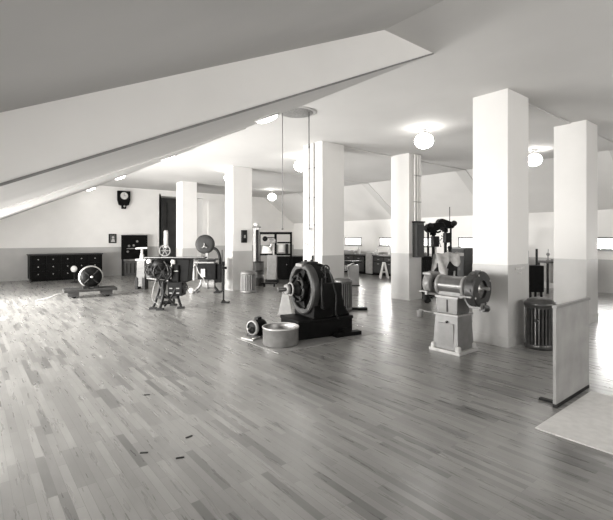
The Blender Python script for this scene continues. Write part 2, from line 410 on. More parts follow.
# ---------------------------------------------------------------- wall items on the back wall (y = 19.6)
def wallx(px):   # x of a pixel column on the back wall
    t = (px - CX) / F; Y = Y1 / (CS - SN * t); return (CS * t + SN) * Y, Y
x, Y = wallx(123.3); zc = EYE - (196 - HZ) / F * Y
t = thing('wall_clock', 'dark wooden wall clock with round white face', 'clock', (x, Y1, zc))
s = Y / F
MB().prism([(-6.0 * s, 4.8 * s), (6.0 * s, 4.8 * s), (6.0 * s, -4 * s), (4.6 * s, -9 * s), (2.2 * s, -10 * s), (1.9 * s, -13 * s), (-1.9 * s, -13 * s), (-2.2 * s, -10 * s), (-4.6 * s, -9 * s), (-6 * s, -4 * s)], 'xz', -.14, 0).build('case', BLACK, t, bevel=.012)
MB().lathe([(1e-4, 0), (3.7 * s, 0)], (0, -.146, 0), (0, -1, 0)).build('dial', mat('clock_dial', .6, .4), t)
MB().tor((0, -.145, 0), 3.9 * s, .015, (0, 1, 0)).build('bezel', IRON, t)
MB().box(-.006, .006, -.152, -.148, -.01, .11).box(-.006, .08, -.152, -.148, -.006, .006).build('hand', BLACK, t)
MB().lathe([(1e-4, 0), (.04, 0), (.04, -.02)], (0, -.15, -10.4 * s), (0, 1, 0)).build('pendulum_bob', STEEL, t)
x, Y = wallx(112.5); t = thing('framed_picture', 'small dark framed portrait on far wall left of the panel board', 'picture', (x, Y1, EYE - (238.5 - HZ) / F * Y))
MB().box(-.16, .16, -.03, 0, -.2, .2, bev=.01).build('frame', BLACK, t)
MB().box(-.12, .12, -.036, -.03, -.16, .16).build('backing', mat('picture_dark', .08, .5), t)
MB().lathe([(1e-4, 0), (.05, 0)], (.01, -.04, .05), (0, -1, 0)).prism([(-.07, -.15), (.09, -.15), (.06, -.02), (-.03, -.02)], 'xz', -.04, -.037).build('print', mat('picture_pale', .5, .5), t)
x, Y = wallx(221.5); t = thing('notice_board', 'grey framed notice board on the far wall beside the band saw pillar', 'notice board', (x, Y1, EYE - (243 - HZ) / F * Y))
MB().box(-.24, .24, -.04, 0, -.58, .58, bev=.01).build('frame', IRON, t); MB().box(-.19, .19, -.05, -.04, -.53, .53).build('board', GREYP, t)

# dark drawer cabinet along back wall
t = thing('drawer_cabinet', 'long black drawer cabinet with pale knobs against the far wall', 'cabinet', (1.85, 18.75, 0))
MB().box(0, 2.5, 0, .8, .08, .98).box(.05, 2.45, .05, .8, 0, .08).build('body', BLACK, t)
MB().box(-.03, 2.53, -.03, .8, .98, 1.02).build('top', WOODD, t)
for r in range(3):
    for c in range(5):
        d = MB().box(.04 + c * .49, .48 + c * .49, -.02, 0, .12 + r * .28, .38 + r * .28, bev=.005).build('drawer', BLACK, t)
        MB().sph((.26 + c * .49, -.045, .27 + r * .28), .02, seg=12).cyl((.26 + c * .49, -.02, .27 + r * .28), (.26 + c * .49, -.045, .27 + r * .28), .012).build('knob', PALEP, d)
p = P(74, 15.6, 269)
t = thing('enamel_dial', 'round white dial on a thin stand before the black cabinet', 'gauge', (p.x, p.y, 0), FACE)
MB().lathe([(1e-4, -.03), (.11, -.03), (.12, 0), (.11, .03), (1e-4, .035)], (0, 0, p.z), (0, -1, 0)).build('dial', PALEP, t)
MB().cyl((0, .02, 0), (0, .02, p.z), .015).lathe([(.12, 0), (.12, .02), (.02, .04)], (0, .02, 0)).build('stand', IRON, t)

# panel board on stand
a, Ya = wallx(119.5); b, Yb = wallx(145)
t = thing('panel_board', 'dark switchboard panel with instruments on legs against the far wall', 'switchboard', ((a + b) / 2, 19.3, 0))
hw = (b - a) / 2
MB().box(-hw, hw, -.05, .05, .72, 1.78, bev=.01).build('panel', BLACK, t)
for k, (u, v) in enumerate(((-.25, 1.3), (-.05, 1.32), (.1, 1.5), (-.3, 1.05))):
    MB().lathe([(1e-4, .02), (.045, .02), (.05, 0)], (u, -.05, v), (0, -1, 0), seg=16).build('meter', GREYP, t)
MB().box(-.35, .05, -.09, -.05, 1.17, 1.2).build('switch_bar', GREYP, t)
for u in (-hw + .05, hw - .05): MB().box(u - .03, u + .03, -.05, .05, 0, .75).build('leg', IRON, t)
MB().box(-hw + .08, hw - .25, -.28, .2, .05, .62, bev=.01).box(-hw + .1, hw - .27, -.26, .2, 0, .05).build('rheostat_box', mat('box_grey', .06, .5), t)
for k in range(5): MB().box(-hw + .13 + k * .16, -hw + .16 + k * .16, -.3, -.28, .12, .55).build('bar', IRON, t)

# pedestal with pale T fixture
p = P(142, 13.6); t = thing('vise_pedestal', 'grey wooden pedestal carrying a pale tee-shaped fixture', 'pedestal', (p.x, p.y, 0), FACE)
MB().box(-.13, .13, -.13, .13, .1, .92, taper=(.9, .9)).build('post', WOODM, t)
MB().box(-.17, -.09, -.15, .15, 0, .38).box(.06, .15, -.15, .15, 0, .38).build('foot', IRON, t)
MB().box(-.16, .16, -.14, .14, .92, .98).build('top_plate', GREYP, t)
MB().lathe([(.07, .98), (.06, 1.1), (.035, 1.16), (.035, 1.3), (1e-4, 1.3)]).build('fixture_stem', PALEP, t)
MB().cyl((-.2, 0, 1.31), (.17, 0, 1.33), .03).build('cross_bar', PALEP, t)

# column drill against the doorway
p = P(166, 15.0); t = thing('column_grinder', 'pale tall cylinder machine with spoked wheel before the dark doorway', 'machine', (p.x, p.y, 0), FACE)
MB().cyl((0, 0, 1.3), (0, 0, 1.88), .075).lathe([(.08, 1.88), (.06, 1.92), (1e-4, 1.93)]).build('cylinder', PALEP, t)
MB().tor((0, -.12, 1.2), .19, .02, (0, 1, 0)).build('wheel_rim', GREYP, t)
m = MB()
for k in range(3):
    a = PI * k / 3; m.cyl((.18 * math.cos(a), -.12, 1.2 + .18 * math.sin(a)), (-.18 * math.cos(a), -.12, 1.2 - .18 * math.sin(a)), .012, seg=8)
m.build('spoke', GREYP, t)
MB().box(-.16, .16, -.1, .16, 0, 1.3, taper=(.7, .7), bev=.02).build('body', IRON, t)

# ---------------------------------------------------------------- dolly with round motor
t = thing('wheeled_dolly', 'low wooden dolly platform carrying a round black motor', 'dolly', (2.72, 13.07, 0), math.radians(-6))
MB().box(-.66, .66, -.32, .32, .17, .24, bev=.01).build('deck', mat('deck_wood', .03, .8, var=.3, spec=.1), t)
for s in (-1, 1): MB().box(s * .42 - .14, s * .42 + .12, -.27, .27, .05, .17).build('bolster', WOODD, t)
for s in (-1, 1):
    for q in (-1, 1): MB().lathe([(1e-4, -.03), (.06, -.03), (.06, .03), (1e-4, .03)], (s * .42, q * .2, .06), (0, 1, 0), seg=18).build('wheel', BLACK, t)
m = MB().tube([(-.66, -.1, .15), (-.85, -.2, .13), (-1.0, -.25, .06), (-1.3, -.3, .02)], .015, 8, smoothpath=2)
m.build('pull_rope', WOODL, t)
t = thing('round_motor', 'round black motor with a pale rim strapped on the dolly', 'motor', (2.72, 13.02, .243), math.radians(-6))
R = .29; zc = R + .03
MB().lathe([(1e-4, -.16), (.12, -.17), (.27, -.15), (R, -.08), (R, .14), (.26, .18), (1e-4, .19)], (0, 0, zc), (0, 1, 0), seg=40).build('casing', BLACK, t)
MB().lathe([(R - .015, -.11), (R + .02, -.11), (R + .02, .0), (R, .0)], (0, 0, zc), (0, 1, 0), seg=40).build('rim', STEEL, t)
MB().lathe([(1e-4, .2), (.03, .2), (.035, .13), (.06, .12), (.07, .1)], (.02, 0, zc), (0, -1, 0), seg=20).build('shaft', STEEL, t)
for k in range(4):
    a = PI / 4 + k * PI / 2; MB().cyl((.08 * math.cos(a), -.175, zc + .08 * math.sin(a)), (.25 * math.cos(a), -.16, zc + .25 * math.sin(a)), .02, seg=8).build('bracket_arm', IRON, t)
MB().box(-.2, -.06, -.14, .14, -.0, .08).box(.06, .2, -.14, .14, 0, .08).build('foot', IRON, t)

# ---------------------------------------------------------------- machine A : jointer / milling machine on splayed legs
p = P(167, 9.95); t = thing('milling_machine', 'black belt-driven milling machine on splayed cast legs, nearest in the left group', 'machine', (p.x, p.y, 0), FACE)
for (x0, y0, x1, y1) in ((-.1, -.1, -.25, -.22), (.02, -.14, -.04, -.36), (.14, .1, .06, .3), (.2, -.06, .37, -.12)):
    MB().tube([(x0, y0, .68), (x0 + (x1 - x0) * .25, y0 + (y1 - y0) * .25, .45), (x0 + (x1 - x0) * .7, y0 + (y1 - y0) * .7, .16), (x1, y1, .05)], .032, 8, smoothpath=2).box(x1 - .08, x1 + .08, y1 - .05, y1 + .05, 0, .045, bev=.008).build('leg', IRON, t)
MB().tor((.0, 0, .12), .15, .02, (0, 0, 1)).build('leg_ring', IRON, t)
MB().box(-.22, .32, -.14, .16, .62, 1.02, bev=.03).box(-.4, -.1, -.1, .14, .7, 1.12, bev=.03).box(-.2, .3, -.05, .1, .95, 1.17, bev=.01).build('body', BLACK, t)
MB().prism([(.1, 1.15), (.56, 1.15), (.52, .62), (.2, .55), (.12, .62)], 'xz', -.08, .3).build('hopper', BLACK, t, bevel=.015)
MB().box(.08, .42, -.2, .12, .3, .62, bev=.02).build('gear_box', BLACK, t)
for zz in (.36, .47):
    for xx in (.12, .28): MB().box(xx, xx + .07, -.21, -.2, zz, zz + .022).build('name_plate', GREYP, t)
MB().box(-.52, .92, -.12, .16, 1.165, 1.2, bev=.006).build('table', BLACK, t)
MB().box(-.52, .92, -.13, -.12, 1.188, 1.2).build('table_edge', GREYP, t)
MB().box(-.28, -.18, -.05, .1, 1.0, 1.17).box(.3, .42, -.05, .1, 1.0, 1.17).build('table_support', IRON, t)
def handwheel(parent, c, R, axis, mt, n=4, r=.014, part='handwheel'):
    c = Vector(c); ax = Vector(axis).normalized(); q = ax.to_track_quat('Z', 'Y')
    m = MB().tor(c, R, r, ax, 28)
    for k in range(n):
        a = PI * 2 * k / n; m.cyl(c, c + q @ Vector((R * math.cos(a), R * math.sin(a), 0)), r * .7, seg=8)
    m.cyl(c - ax * .03, c + ax * .03, r * 2.2, seg=14)
    e = c + q @ Vector((R * .9, 0, 0)); m.cyl(e, e + ax * .07, r * .9, seg=8)
    return m.build(part, mt, parent)
handwheel(t, (-.3, -.2, .92), .14, (0, -1, 0), IRON, 5)
handwheel(t, (-.02, -.24, .86), .2, (.2, -1, 0), IRON, 6, .02, 'pulley')
MB().lathe([(1e-4, -.04), (.13, -.04), (.15, 0), (.13, .04), (1e-4, .04)], (-.1, -.22, 1.03), (0, 1, 0)).build('pulley', BLACK, t)
MB().lathe([(1e-4, .03), (.055, .03), (.06, 0)], (-.37, -.14, 1.1), (0, -1, 0), seg=16).build('knob', PAPER, t)
MB().lathe([(1e-4, .03), (.05, .03), (.055, 0)], (.18, -.12, 1.09), (0, -1, 0), seg=16).box(.14, .22, -.13, -.09, 1.04, 1.14).build('knob', PAPER, t)
MB().cyl((.15, -.18, .7), (.16, -.16, 1.06), .013, seg=8).build('lever', STEEL, t)
MB().cyl((.22, -.17, .88), (.32, -.17, .88), .01, seg=8).build('lever', STEEL, t)
MB().tube([(-.4, -.1, 1.0), (-.46, -.14, .8), (-.3, -.18, .65), (-.15, -.2, .75), (0, -.2, .6)], .016, 8, smoothpath=3).build('cable', RUBBER, t)
MB().tube([(-.2, -.16, .7), (-.26, -.24, .4), (-.28, -.2, .2), (-.1, -.25, .1)], .008, 8, smoothpath=3).build('cable', GREYP, t)
MB().tube([(-.16, -.2, 1.1), (0, -.26, 1.13), (.08, -.22, 1.0), (.1, -.2, .8)], .012, 8, smoothpath=3).build('belt', WOODM, t)
MB().box(-.06, .0, -.26, -.2, .1, .62).build('treadle_rod', IRON, t)
handwheel(t, (.4, -.16, .5), .12, (.1, -1, 0), IRON, 5, .016)
MB().lathe([(1e-4, -.03), (.09, -.03), (.1, 0), (.09, .03), (1e-4, .03)], (-.32, -.16, .74), (0, 1, 0)).build('gear', IRON, t)
MB().cyl((-.4, -.2, .72), (.1, -.22, .66), .018, seg=10).build('feed_shaft', GREYP, t)
MB().box(-.2, .3, -.2, -.14, .24, .3, bev=.01).build('treadle', IRON, t)
MB().tube([(.3, -.14, .62), (.24, -.2, .4), (.12, -.2, .2), (.02, -.26, .07)], .024, 8, smoothpath=2).build('cross_brace', IRON, t)
MB().tube([(-.14, -.18, .66), (-.06, -.24, .45), (.12, -.24, .25), (.24, -.2, .1)], .02, 8, smoothpath=2).build('cross_brace', IRON, t)
MB().box(-.44, -.3, -.06, .06, .78, .96, bev=.02).box(-.46, -.3, -.03, .03, .93, 1.17).build('side_bracket', IRON, t)

# ---------------------------------------------------------------- band saw
p = P(207, 12.75); t = thing('band_saw', 'band saw with round grey wheel guard behind the milling machine', 'machine', (p.x, p.y, 0), FACE)
MB().lathe([(1e-4, -.05), (.2, -.05), (.275, -.04), (.29, -.02), (.29, .05), (1e-4, .05)], (-.06, 0, 1.46), (0, 1, 0), seg=40).build('wheel_guard', mat('guard_grey', .02, .6, var=.3, spec=.2), t)
m = MB()
for k in range(3):
    a = PI / 2 + k * 2 * PI / 3; m.cyl((-.06, -.07, 1.4), (-.06 + .09 * math.cos(a), -.07, 1.4 + .09 * math.sin(a)), .018, seg=8)
m.sph((-.06, -.08, 1.4), .035); m.build('tension_knob', GREYP, t)
MB().tube([(.1, .02, 1.33), (.26, .02, 1.34), (.38, .02, 1.15), (.4, .02, .85), (.36, .02, .5)], .045, 10, smoothpath=3).build('frame_arm', IRON, t)
MB().box(-.32, .3, -.25, .2, .98, 1.02, bev=.006).build('table', IRON, t)
MB().box(-.5, .28, -.28, -.1, .9, .94, bev=.006).build('fence_rail', GREYP, t)
MB().box(-.26, .3, -.14, .18, .4, .9, bev=.03).box(-.2, .24, -.1, .14, .88, .99).box(.2, .44, -.08, .12, .3, .86, bev=.02).build('body', BLACK, t)
MB().box(-.22, .05, -.18, -.1, .92, .98).build('trunnion', IRON, t)
MB().box(-.02, .05, -.1, -.03, 1.02, 1.2).build('blade_guide', GREYP, t)
handwheel(t, (-.43, -.2, .88), .11, (0, -1, 0), PALEP, 4)
MB().cyl((-.66, -.24, .6), (-.36, -.24, .92), .02).build('crank_handle', PAPER, t)
MB().cyl((-.36, -.1, .38), (-.36, -.1, .8), .045).build('oil_pump', GREYP, t)
MB().tube([(-.3, -.1, .85), (-.22, -.14, .6), (-.1, -.16, .5), (0, -.15, .3)], .02, 8, smoothpath=3).build('hose', GREYP, t)
MB().box(-.14, -.02, -.18, -.14, .48, .72).build('cover_plate', PALEP, t)
MB().cyl((-.12, 0, .26), (.24, 0, .26), .14).lathe([(.15, 0), (.16, .02), (.16, .05), (.15, .06)], (0, 0, .26), (1, 0, 0)).build('motor', GREYP, t)
for (x0, x1) in ((-.2, -.36), (.2, .34)):
    MB().tube([(x0 * .8, 0, .42), (x0, 0, .2), (x1, -.02, .04)], .04, 8, smoothpath=2).box(x1 - .1, x1 + .1, -.2, .2, 0, .035, bev=.008).build('leg', IRON if x1 > 0 else GREYP, t)
MB().lathe([(1e-4, -.02), (.08, -.02), (.08, .02), (1e-4, .02)], (-.4, -.25, .085), (0, 1, 0)).build('caster_wheel', PALEP, t)

# roller stand
p = P(223.5, 10.7); t = thing('roller_stand', 'thin dark post stand on a flat foot, right of the band saw', 'stand', (p.x, p.y, 0), FACE)
MB().cyl((0, 0, .02), (0, 0, 1.02), .022).build('post', IRON, t); MB().box(-.05, .15, -.09, .09, 0, .03, bev=.01).lathe([(.06, .03), (.03, .07)]).build('foot', IRON, t)
MB().box(-.03, .08, -.04, .04, .86, .92, bev=.01).box(-.02, .03, -.03, .03, .95, 1.05).build('clamp_head', BLACK, t)
MB().box(-.045, -.025, -.01, .01, .3, 1.35).build('measuring_rod', IRON, t)

# ---------------------------------------------------------------- slatted waste cans
def waste_can(label, loc, r=.22, h=.68, rib=.07, m1=GALV, lid=False, latch=False, n=26):
    t = thing('waste_can', label, 'waste can', loc, 0, 'slatted metal waste cans')
    seg = n * 6
    def fl(k): return 1 + rib * (1 if (k % 6) in (1, 2, 3) else 0)
    m = MB().lathe([(r * .93, .05), (r * .93, h - .05)], seg=seg, fl=fl, smooth=False).lathe([(1e-4, .04), (r * .93, .04)], seg=32)
    for f in m.bm.faces:
        c = f.calc_center_median(); f.material_index = 0 if math.hypot(c.x, c.y) > r * .93 + r * rib * .3 else 1
    m.build('body', [m1, BLACK], t)
    MB().lathe([(r * .95, 0), (r * 1.0, 0), (r * 1.03, .04), (r * 1.03, .07), (r * .96, .08), (r * .9, .05), (r * .9, 0), (r * .95, 0)], seg=40).build('foot_ring', m1, t)
    MB().lathe([(r * .97, h - .08), (r * 1.03, h - .07), (r * 1.05, h - .01), (r * 1.02, h), (r * .96, h), (r * .95, h - .07)], seg=40).build('top_rim', m1, t)
    if lid:
        MB().lathe([(r * 1.0, h - .045), (r * 1.09, h - .045), (r * 1.1, h + .0), (r * 1.02, h + .015), (r * .93, h + .02), (r * .88, h + .045), (r * .5, h + .07), (.03, h + .08), (1e-4, h + .085)], seg=40).build('lid', m1, t)
    else:
        MB().lathe([(r * .9, h - .01), (r * .85, h + .02), (r * .6, h + .03), (1e-4, h + .035)], seg=40).build('inner_lid', m1, t)
    if latch:
        MB().box(-r * 1.16, -r * 1.0, -.06, -.02, h * .6, h * .68, bev=.005).build('latch', IRON, t)
    return t
p = P(540, 6.33); waste_can('dark ribbed waste can with a domed lid beside the nearest pillar', (p.x, p.y, 0), .2, .68, .11, GALVD, True, True)
p = P(342.6, 9.6); waste_can('grey ribbed waste can with a low lid behind the big motor', (p.x, p.y, 0), .21, .70, .1, mat('can_mid', .10, .4, .5), False, False)
MB_ = P(248.2, 12.75); waste_can('pale slatted waste can beside the pillar with a small dark box', (MB_.x, MB_.y, 0), .235, .62, .05, mat('can_pale', .16, .5, .3), False, False)
p = P(350, 9.7)
t = thing('floor_rail', 'flat black iron rail on the floor beside the ribbed can', 'rail', (p.x, p.y - .02, 0), FACE)
MB().box(-.05, .38, -.06, .06, 0, .05, bev=.01).build('bar', IRON, t); MB().box(.15, .36, -.11, .11, 0, .03).build('plate', BLACK, t)

# ---------------------------------------------------------------- motor generator (axis along x, near end at left)
MGX, MGY, MGZ = 4.46, 5.56, .80
MGR = math.radians(-9)
t = thing('motor_generator', 'large black electric motor-generator with grey end ring on an iron base', 'motor', (MGX, MGY, 0), MGR)
A = (1, 0, 0); O = (0, 0, MGZ)
RR = .435
MB().box(-.3, .78, -.3, -.22, 0, .3).box(-.3, .78, .22, .3, 0, .3).box(-.3, -.22, -.22, .22, 0, .3).box(.7, .78, -.22, .22, 0, .3).box(-.3, .78, -.33, .33, .27, .32).build('base_frame', BLACK, t, bevel=.008)
MB().box(.35, .86, -.46, -.33, 0, .07, bev=.01).box(.5, .65, -.46, -.3, .06, .12, bev=.01).build('base_rail', BLACK, t)
# end ring (pale)
MB().lathe([(.335, -.02), (.335, -.07), (.345, -.08), (RR - .02, -.08), (RR, -.06), (RR, .04), (.335, .04), (.335, -.02)], O, A, seg=40, smooth=False).build('end_ring', mat('ring_grey', .035, .42, .2, var=.2), t)
# stator body
MB().lathe([(.36, .02), (RR - .02, .02), (RR + .0, .06), (RR, .13), (RR - .025, .15), (RR - .03, .22), (RR - .02, .24), (RR - .02, .29), (RR - .06, .34), (.33, .4), (.24, .46), (.2, .5), (1e-4, .5)], O, A, seg=48, smooth=False).build('stator', BLACK, t)
for k in range(18):
    a = 2 * PI * k / 18; M = Matrix.Translation(O) @ Matrix.Rotation(a, 4, 'X')
    MB().box(.14, .23, -.012, .012, RR - .03, RR + .005, M=M).build('cooling_rib', IRON, t)
# inner parts
MB().lathe([(.34, .03), (.3, .02), (.2, .02), (.2, .2), (1e-4, .2)], (0, 0, MGZ), A, seg=48).build('field_coil', IRON, t)
for k in range(8):
    a = 2 * PI * k / 8; M = Matrix.Translation(O) @ Matrix.Rotation(a, 4, 'X'); MB().box(-.03, .1, -.05, .05, .19, .3, M=M, bev=.01).build('pole_piece', BLACK, t)
MB().lathe([(1e-4, -.12), (.17, -.12), (.175, -.1), (.175, .08), (1e-4, .08)], O, A, seg=48).build('commutator', COPPER, t)
MB().tor((-.13, 0, MGZ), .215, .018, A, 48, sq=1.2).build('brush_ring', IRON, t)
for k in range(6):
    a = 2 * PI * k / 6 + .3; M = Matrix.Translation(O) @ Matrix.Rotation(a, 4, 'X'); MB().box(-.17, -.08, -.025, .025, .17, .24, M=M, bev=.004).build('brush_holder', IRON, t)
MB().lathe([(1e-4, -.3), (.06, -.3), (.085, -.28), (.09, -.2), (.12, -.17), (.13, -.12), (1e-4, -.12)], O, A, seg=36).build('bearing_hub', IRON, t)
MB().tor((-.27, 0, MGZ), .1, .016, A, 36).build('oil_ring', GREYP, t)
for k in range(3):
    a = PI / 6 + 2 * PI * k / 3; M = Matrix.Translation(O) @ Matrix.Rotation(a, 4, 'X'); MB().box(-.11, -.05, -.035, .035, .08, .36, M=M, bev=.012).build('bracket_arm', BLACK, t)
MB().cyl((-.5, 0, MGZ), (-.1, 0, MGZ), .034).build('shaft', mat('shaft_steel', .12, .3, .8), t)
MB().lathe([(.034, -.36), (.08, -.36), (.085, -.34), (.085, -.31), (.034, -.31)], O, A, seg=30).build('collar', GREYP, t)
# pedestals/feet
MB().prism([(-.33, .32), (.33, .32), (.35, .55), (.4, .75), (-.4, .75), (-.35, .55)], 'yz', -.02, .36).build('stator_foot', BLACK, t, bevel=.02)
MB().prism([(.3, .32), (.76, .32), (.64, .5), (.56, .8), (.3, .92)], 'xz', -.28, .28).build('rear_housing', BLACK, t, bevel=.03)
m = MB().box(-.02, .2, -.12, .1, 1.2, 1.25, bev=.01).cyl((.02, 0, 1.24), (.02, 0, 1.28), .025).cyl((.14, 0, 1.24), (.14, 0, 1.28), .025)
m.build('terminal_block', IRON, t)
MB().tor((.16, 0, 1.31), .035, .011, (1, -1, 0)).cyl((.16, 0, 1.24), (.16, 0, 1.28), .014, seg=10).build('eye_bolt', IRON, t)
MB().box(-.12, .0, -.1, .1, 1.17, 1.22, bev=.008).build('pale_cap', GREYP, t)
MB().box(.06, .42, -.5, -.4, .5, .92, bev=.03).build('terminal_box', BLACK, t)
MB().tube([(.25, -.49, .9), (.3, -.53, .7), (.27, -.53, .45), (.35, -.5, .33)], .014, 8, smoothpath=3).build('lead', IRON, t)
MB().tube([(.08, -.44, 1.0), (.03, -.5, .85), (.04, -.5, .65), (.1, -.46, .5)], .018, 8, smoothpath=3).build('cable_lead', IRON, t)
q = Matrix.Rotation(-MGR, 3, 'Z') @ (P(325.5, 6.8, 269) - Vector((MGX, MGY, 0)))
handwheel(t, q, .06, (-.6, -1, 0), IRON, 6, .011)
MB().cyl(q, (q.x, q.y, .8), .012, seg=10).cyl((q.x, q.y, .8), (q.x - .1, q.y + .25, .8), .012, seg=10).build('wheel_stem', IRON, t)
# skirt plate on the floor
m = MB().box(3.46, 5.45, 4.9, 6.1, 0, .006); tag(m.build('floor_plate', mat('sheet_pale', .24, .4, .2)), 'thin pale sheet on the floor beneath the big motor', 'floor plate')
# basin
p = P(280.5, 6.62); t = thing('round_basin', 'open round galvanised tub in front of the big motor', 'tub', (3.80, 5.33, .006)); r = .278; h = .27
MB().lathe([(1e-4, .012), (r - .02, .012), (r - .012, h - .02), (r - .005, h), (r + .006, h), (r + .006, h - .02), (r, h - .025), (r, .02), (r - .01, 0), (1e-4, 0)], seg=48).build('tub_wall', GALV, t)
MB().tor((0, 0, h), r + .002, .009, seg=48).build('rolled_rim', PALEP, t)
MB().lathe([(1e-4, .1), (r - .018, .1)], seg=40).build('oil', BLACK, t)
MB().box(r - .01, r + .03, -.07, -.03, .03, .24).build('side_bracket', IRON, t)
# small motor
p = P(257.5, 7.12); t = thing('small_motor', 'small black motor with pale end ring left of the tub', 'motor', (p.x, p.y, 0), math.radians(14))
MB().lathe([(1e-4, -.14), (.07, -.14), (.115, -.11), (.125, -.08), (.125, .08), (.115, .12), (.06, .14), (1e-4, .15)], (0, 0, .15), (1, 0, 0)).build('casing', BLACK, t)
MB().lathe([(.1, -.145), (.12, -.145), (.132, -.12), (.132, -.1), (.12, -.09)], (0, 0, .15), (1, 0, 0)).build('end_ring', GREYP, t)
MB().cyl((-.24, 0, .15), (-.13, 0, .15), .014).build('shaft', STEEL, t)
MB().box(-.12, -.05, -.13, .13, 0, .03).box(.05, .12, -.13, .13, 0, .03).box(-.11, .11, -.08, .08, .02, .06).build('foot', IRON, t)
MB().box(-.04, .06, -.04, .04, .26, .31, bev=.008).build('terminal_box', IRON, t)
MB().box(-.3, -.1, -.22, -.16, 0, .03).box(-.34, -.28, -.22, .05, 0, .025).build('slide_rail', STEEL, t)
MB().tube([(.1, -.08, .12), (.05, -.2, .05), (-.1, -.26, .03), (-.2, -.25, .045)], .012, 8, smoothpath=2).build('cable', RUBBER, t)
# pale tapered stand behind
p = P(285.5, 9.0); t = thing('tapered_stand', 'pale tapered stand on the floor behind the motor shaft', 'stand', (p.x, p.y, 0), FACE)
MB().box(-.15, .15, -.12, .12, .03, .45, taper=(.45, .5), bev=.01).build('body', mat('stand_pale', .3, .5), t); MB().box(-.19, .19, -.16, .16, 0, .03, bev=.005).build('base_plate', GREYP, t)
MB().box(-.08, .08, -.07, .07, .45, .49).build('top', GREYP, t)

# ---------------------------------------------------------------- pedestal grinder (shaft along y)
gx, gy = 5.58, 3.45
t = thing('pedestal_grinder', 'grey cast-iron pedestal grinder with large wheel guard, before the nearest pillar', 'grinder', (gx, gy, 0))
GP = mat('grinder_paint', .17, .38, var=.14, scale=9)
GD = mat('grinder_guard', .035, .45, .25, var=.3, scale=14)
MB().box(-.25, .25, -.25, .25, 0, .045, bev=.008).build('base_plate', PALEP, t)
for sx in (-1, 1):
    for sy in (-1, 1):
        MB().lathe([(.045, .045), (.04, .1), (.028, .115), (1e-4, .12)], (sx * .2, sy * .2, 0), seg=16).build('anchor_bolt', PALEP, t)
MB().box(-.215, .215, -.205, .205, .045, .53, taper=(.86, .88), bev=.012).build('column', GP, t)
MB().box(-.212, -.19, -.13, .12, .1, .42).build('access_door', GP, t)
MB().box(-.205, .205, -.2, .2, .53, .555, bev=.006).build('ledge', mat('ledge_grey', .3, .45), t)
MB().box(-.165, .165, -.16, .16, .555, .78, taper=(1.05, 1.05), bev=.012).build('upper_column', GP, t)
MB().box(-.175, -.165, -.02, .005, .58, .76).build('groove', IRON, t)
MB().lathe([(1e-4, .012), (.018, .012), (.018, 0)], (-.2, -.02, .44), (-1, 0, 0), seg=14).build('knob', BLACK, t)
MB().box(-.19, .19, -.19, .19, .78, .81, bev=.006).build('saddle', mat('ledge_grey', .4), t)
az = .95
MB().lathe([(1e-4, -.27), (.1, -.27), (.135, -.24), (.14, -.2), (.14, .2), (.135, .24), (.1, .27), (1e-4, .27)], (0, 0, az), (0, 1, 0), seg=40).build('motor_body', mat('motor_sheen', .11, .28, .35, var=.15), t)
for s in (-.21, .2): MB().lathe([(.14, -.025), (.155, -.02), (.155, .02), (.14, .025)], (0, s, az), (0, 1, 0), seg=40).build('motor_band', GREYP, t)
MB().box(-.11, .11, -.18, .18, .79, .87, bev=.01).build('motor_foot', GP, t)
MB().cyl((0, -.55, az), (0, .45, az), .022).build('arbor', STEEL, t)
# near wheel in large guard
wz = .935; wr = .25
MB().lathe([(.06, .07), (wr - .01, .07), (wr, .06), (wr, -.065), (wr - .012, -.075), (.125, -.075), (.12, -.06), (wr - .02, -.055), (wr - .02, .05), (.06, .055)], (0, -.38, wz), (0, 1, 0), seg=48, smooth=False).build('wheel_guard', GD, t)
MB().lathe([(1e-4, .03), (.2, .03), (.215, .02), (.215, -.02), (.2, -.03), (1e-4, -.03)], (0, -.38, wz), (0, 1, 0), seg=48).build('grinding_wheel', mat('abrasive', .10, .9, scale=60, var=.3, bump=.4), t)
MB().lathe([(1e-4, .08), (.02, .08), (.022, .05), (.05, .045), (.06, .03)], (0, -.38, wz), (0, -1, 0), seg=24).build('flange_nut', STEEL, t)
for k in range(4):
    a = .5 + k * PI / 2; MB().cyl((.225 * math.cos(a), -.462, wz + .225 * math.sin(a)), (.225 * math.cos(a), -.445, wz + .225 * math.sin(a)), .014, seg=8).build('guard_screw', PALEP, t)
for k in range(12):
    a = 2 * PI * k / 12; M = Matrix.Translation((0, -.38, wz)) @ Matrix.Rotation(a, 4, 'Y'); MB().box(-.02, .02, -.035, .035, wr - .005, wr + .012, M=M).build('guard_lug', GD, t)
MB().box(-.07, .07, -.46, -.28, .66, .71, bev=.01).prism([(-.46, .69), (-.26, .69), (-.19, .8), (-.25, .8), (-.32, .74), (-.46, .74)], 'yz', -.06, .04).build('dust_chute', GP, t)
MB().cyl((0, -.44, .67), (.14, -.44, .65), .05).build('dust_outlet', GD, t)
# far wheel (smaller guard)
MB().lathe([(.08, -.06), (.17, -.06), (.18, -.05), (.18, .05), (.17, .06), (1e-4, .06)], (0, .36, .96), (0, 1, 0), seg=40).build('wheel_guard', GP, t)
MB().lathe([(1e-4, -.02), (.15, -.02), (.15, .02), (1e-4, .02)], (0, .36, .96), (0, 1, 0), seg=36).build('grinding_wheel', IRON, t)
MB().box(-.15, .1, .29, .43, 1.09, 1.13, bev=.01).build('guard_cap', GP, t)
MB().lathe([(.05, .42), (.09, .42), (.1, .45), (.06, .49), (1e-4, .49)], (0, 0, .96), (0, 1, 0), seg=24).build('end_cap', GP, t)
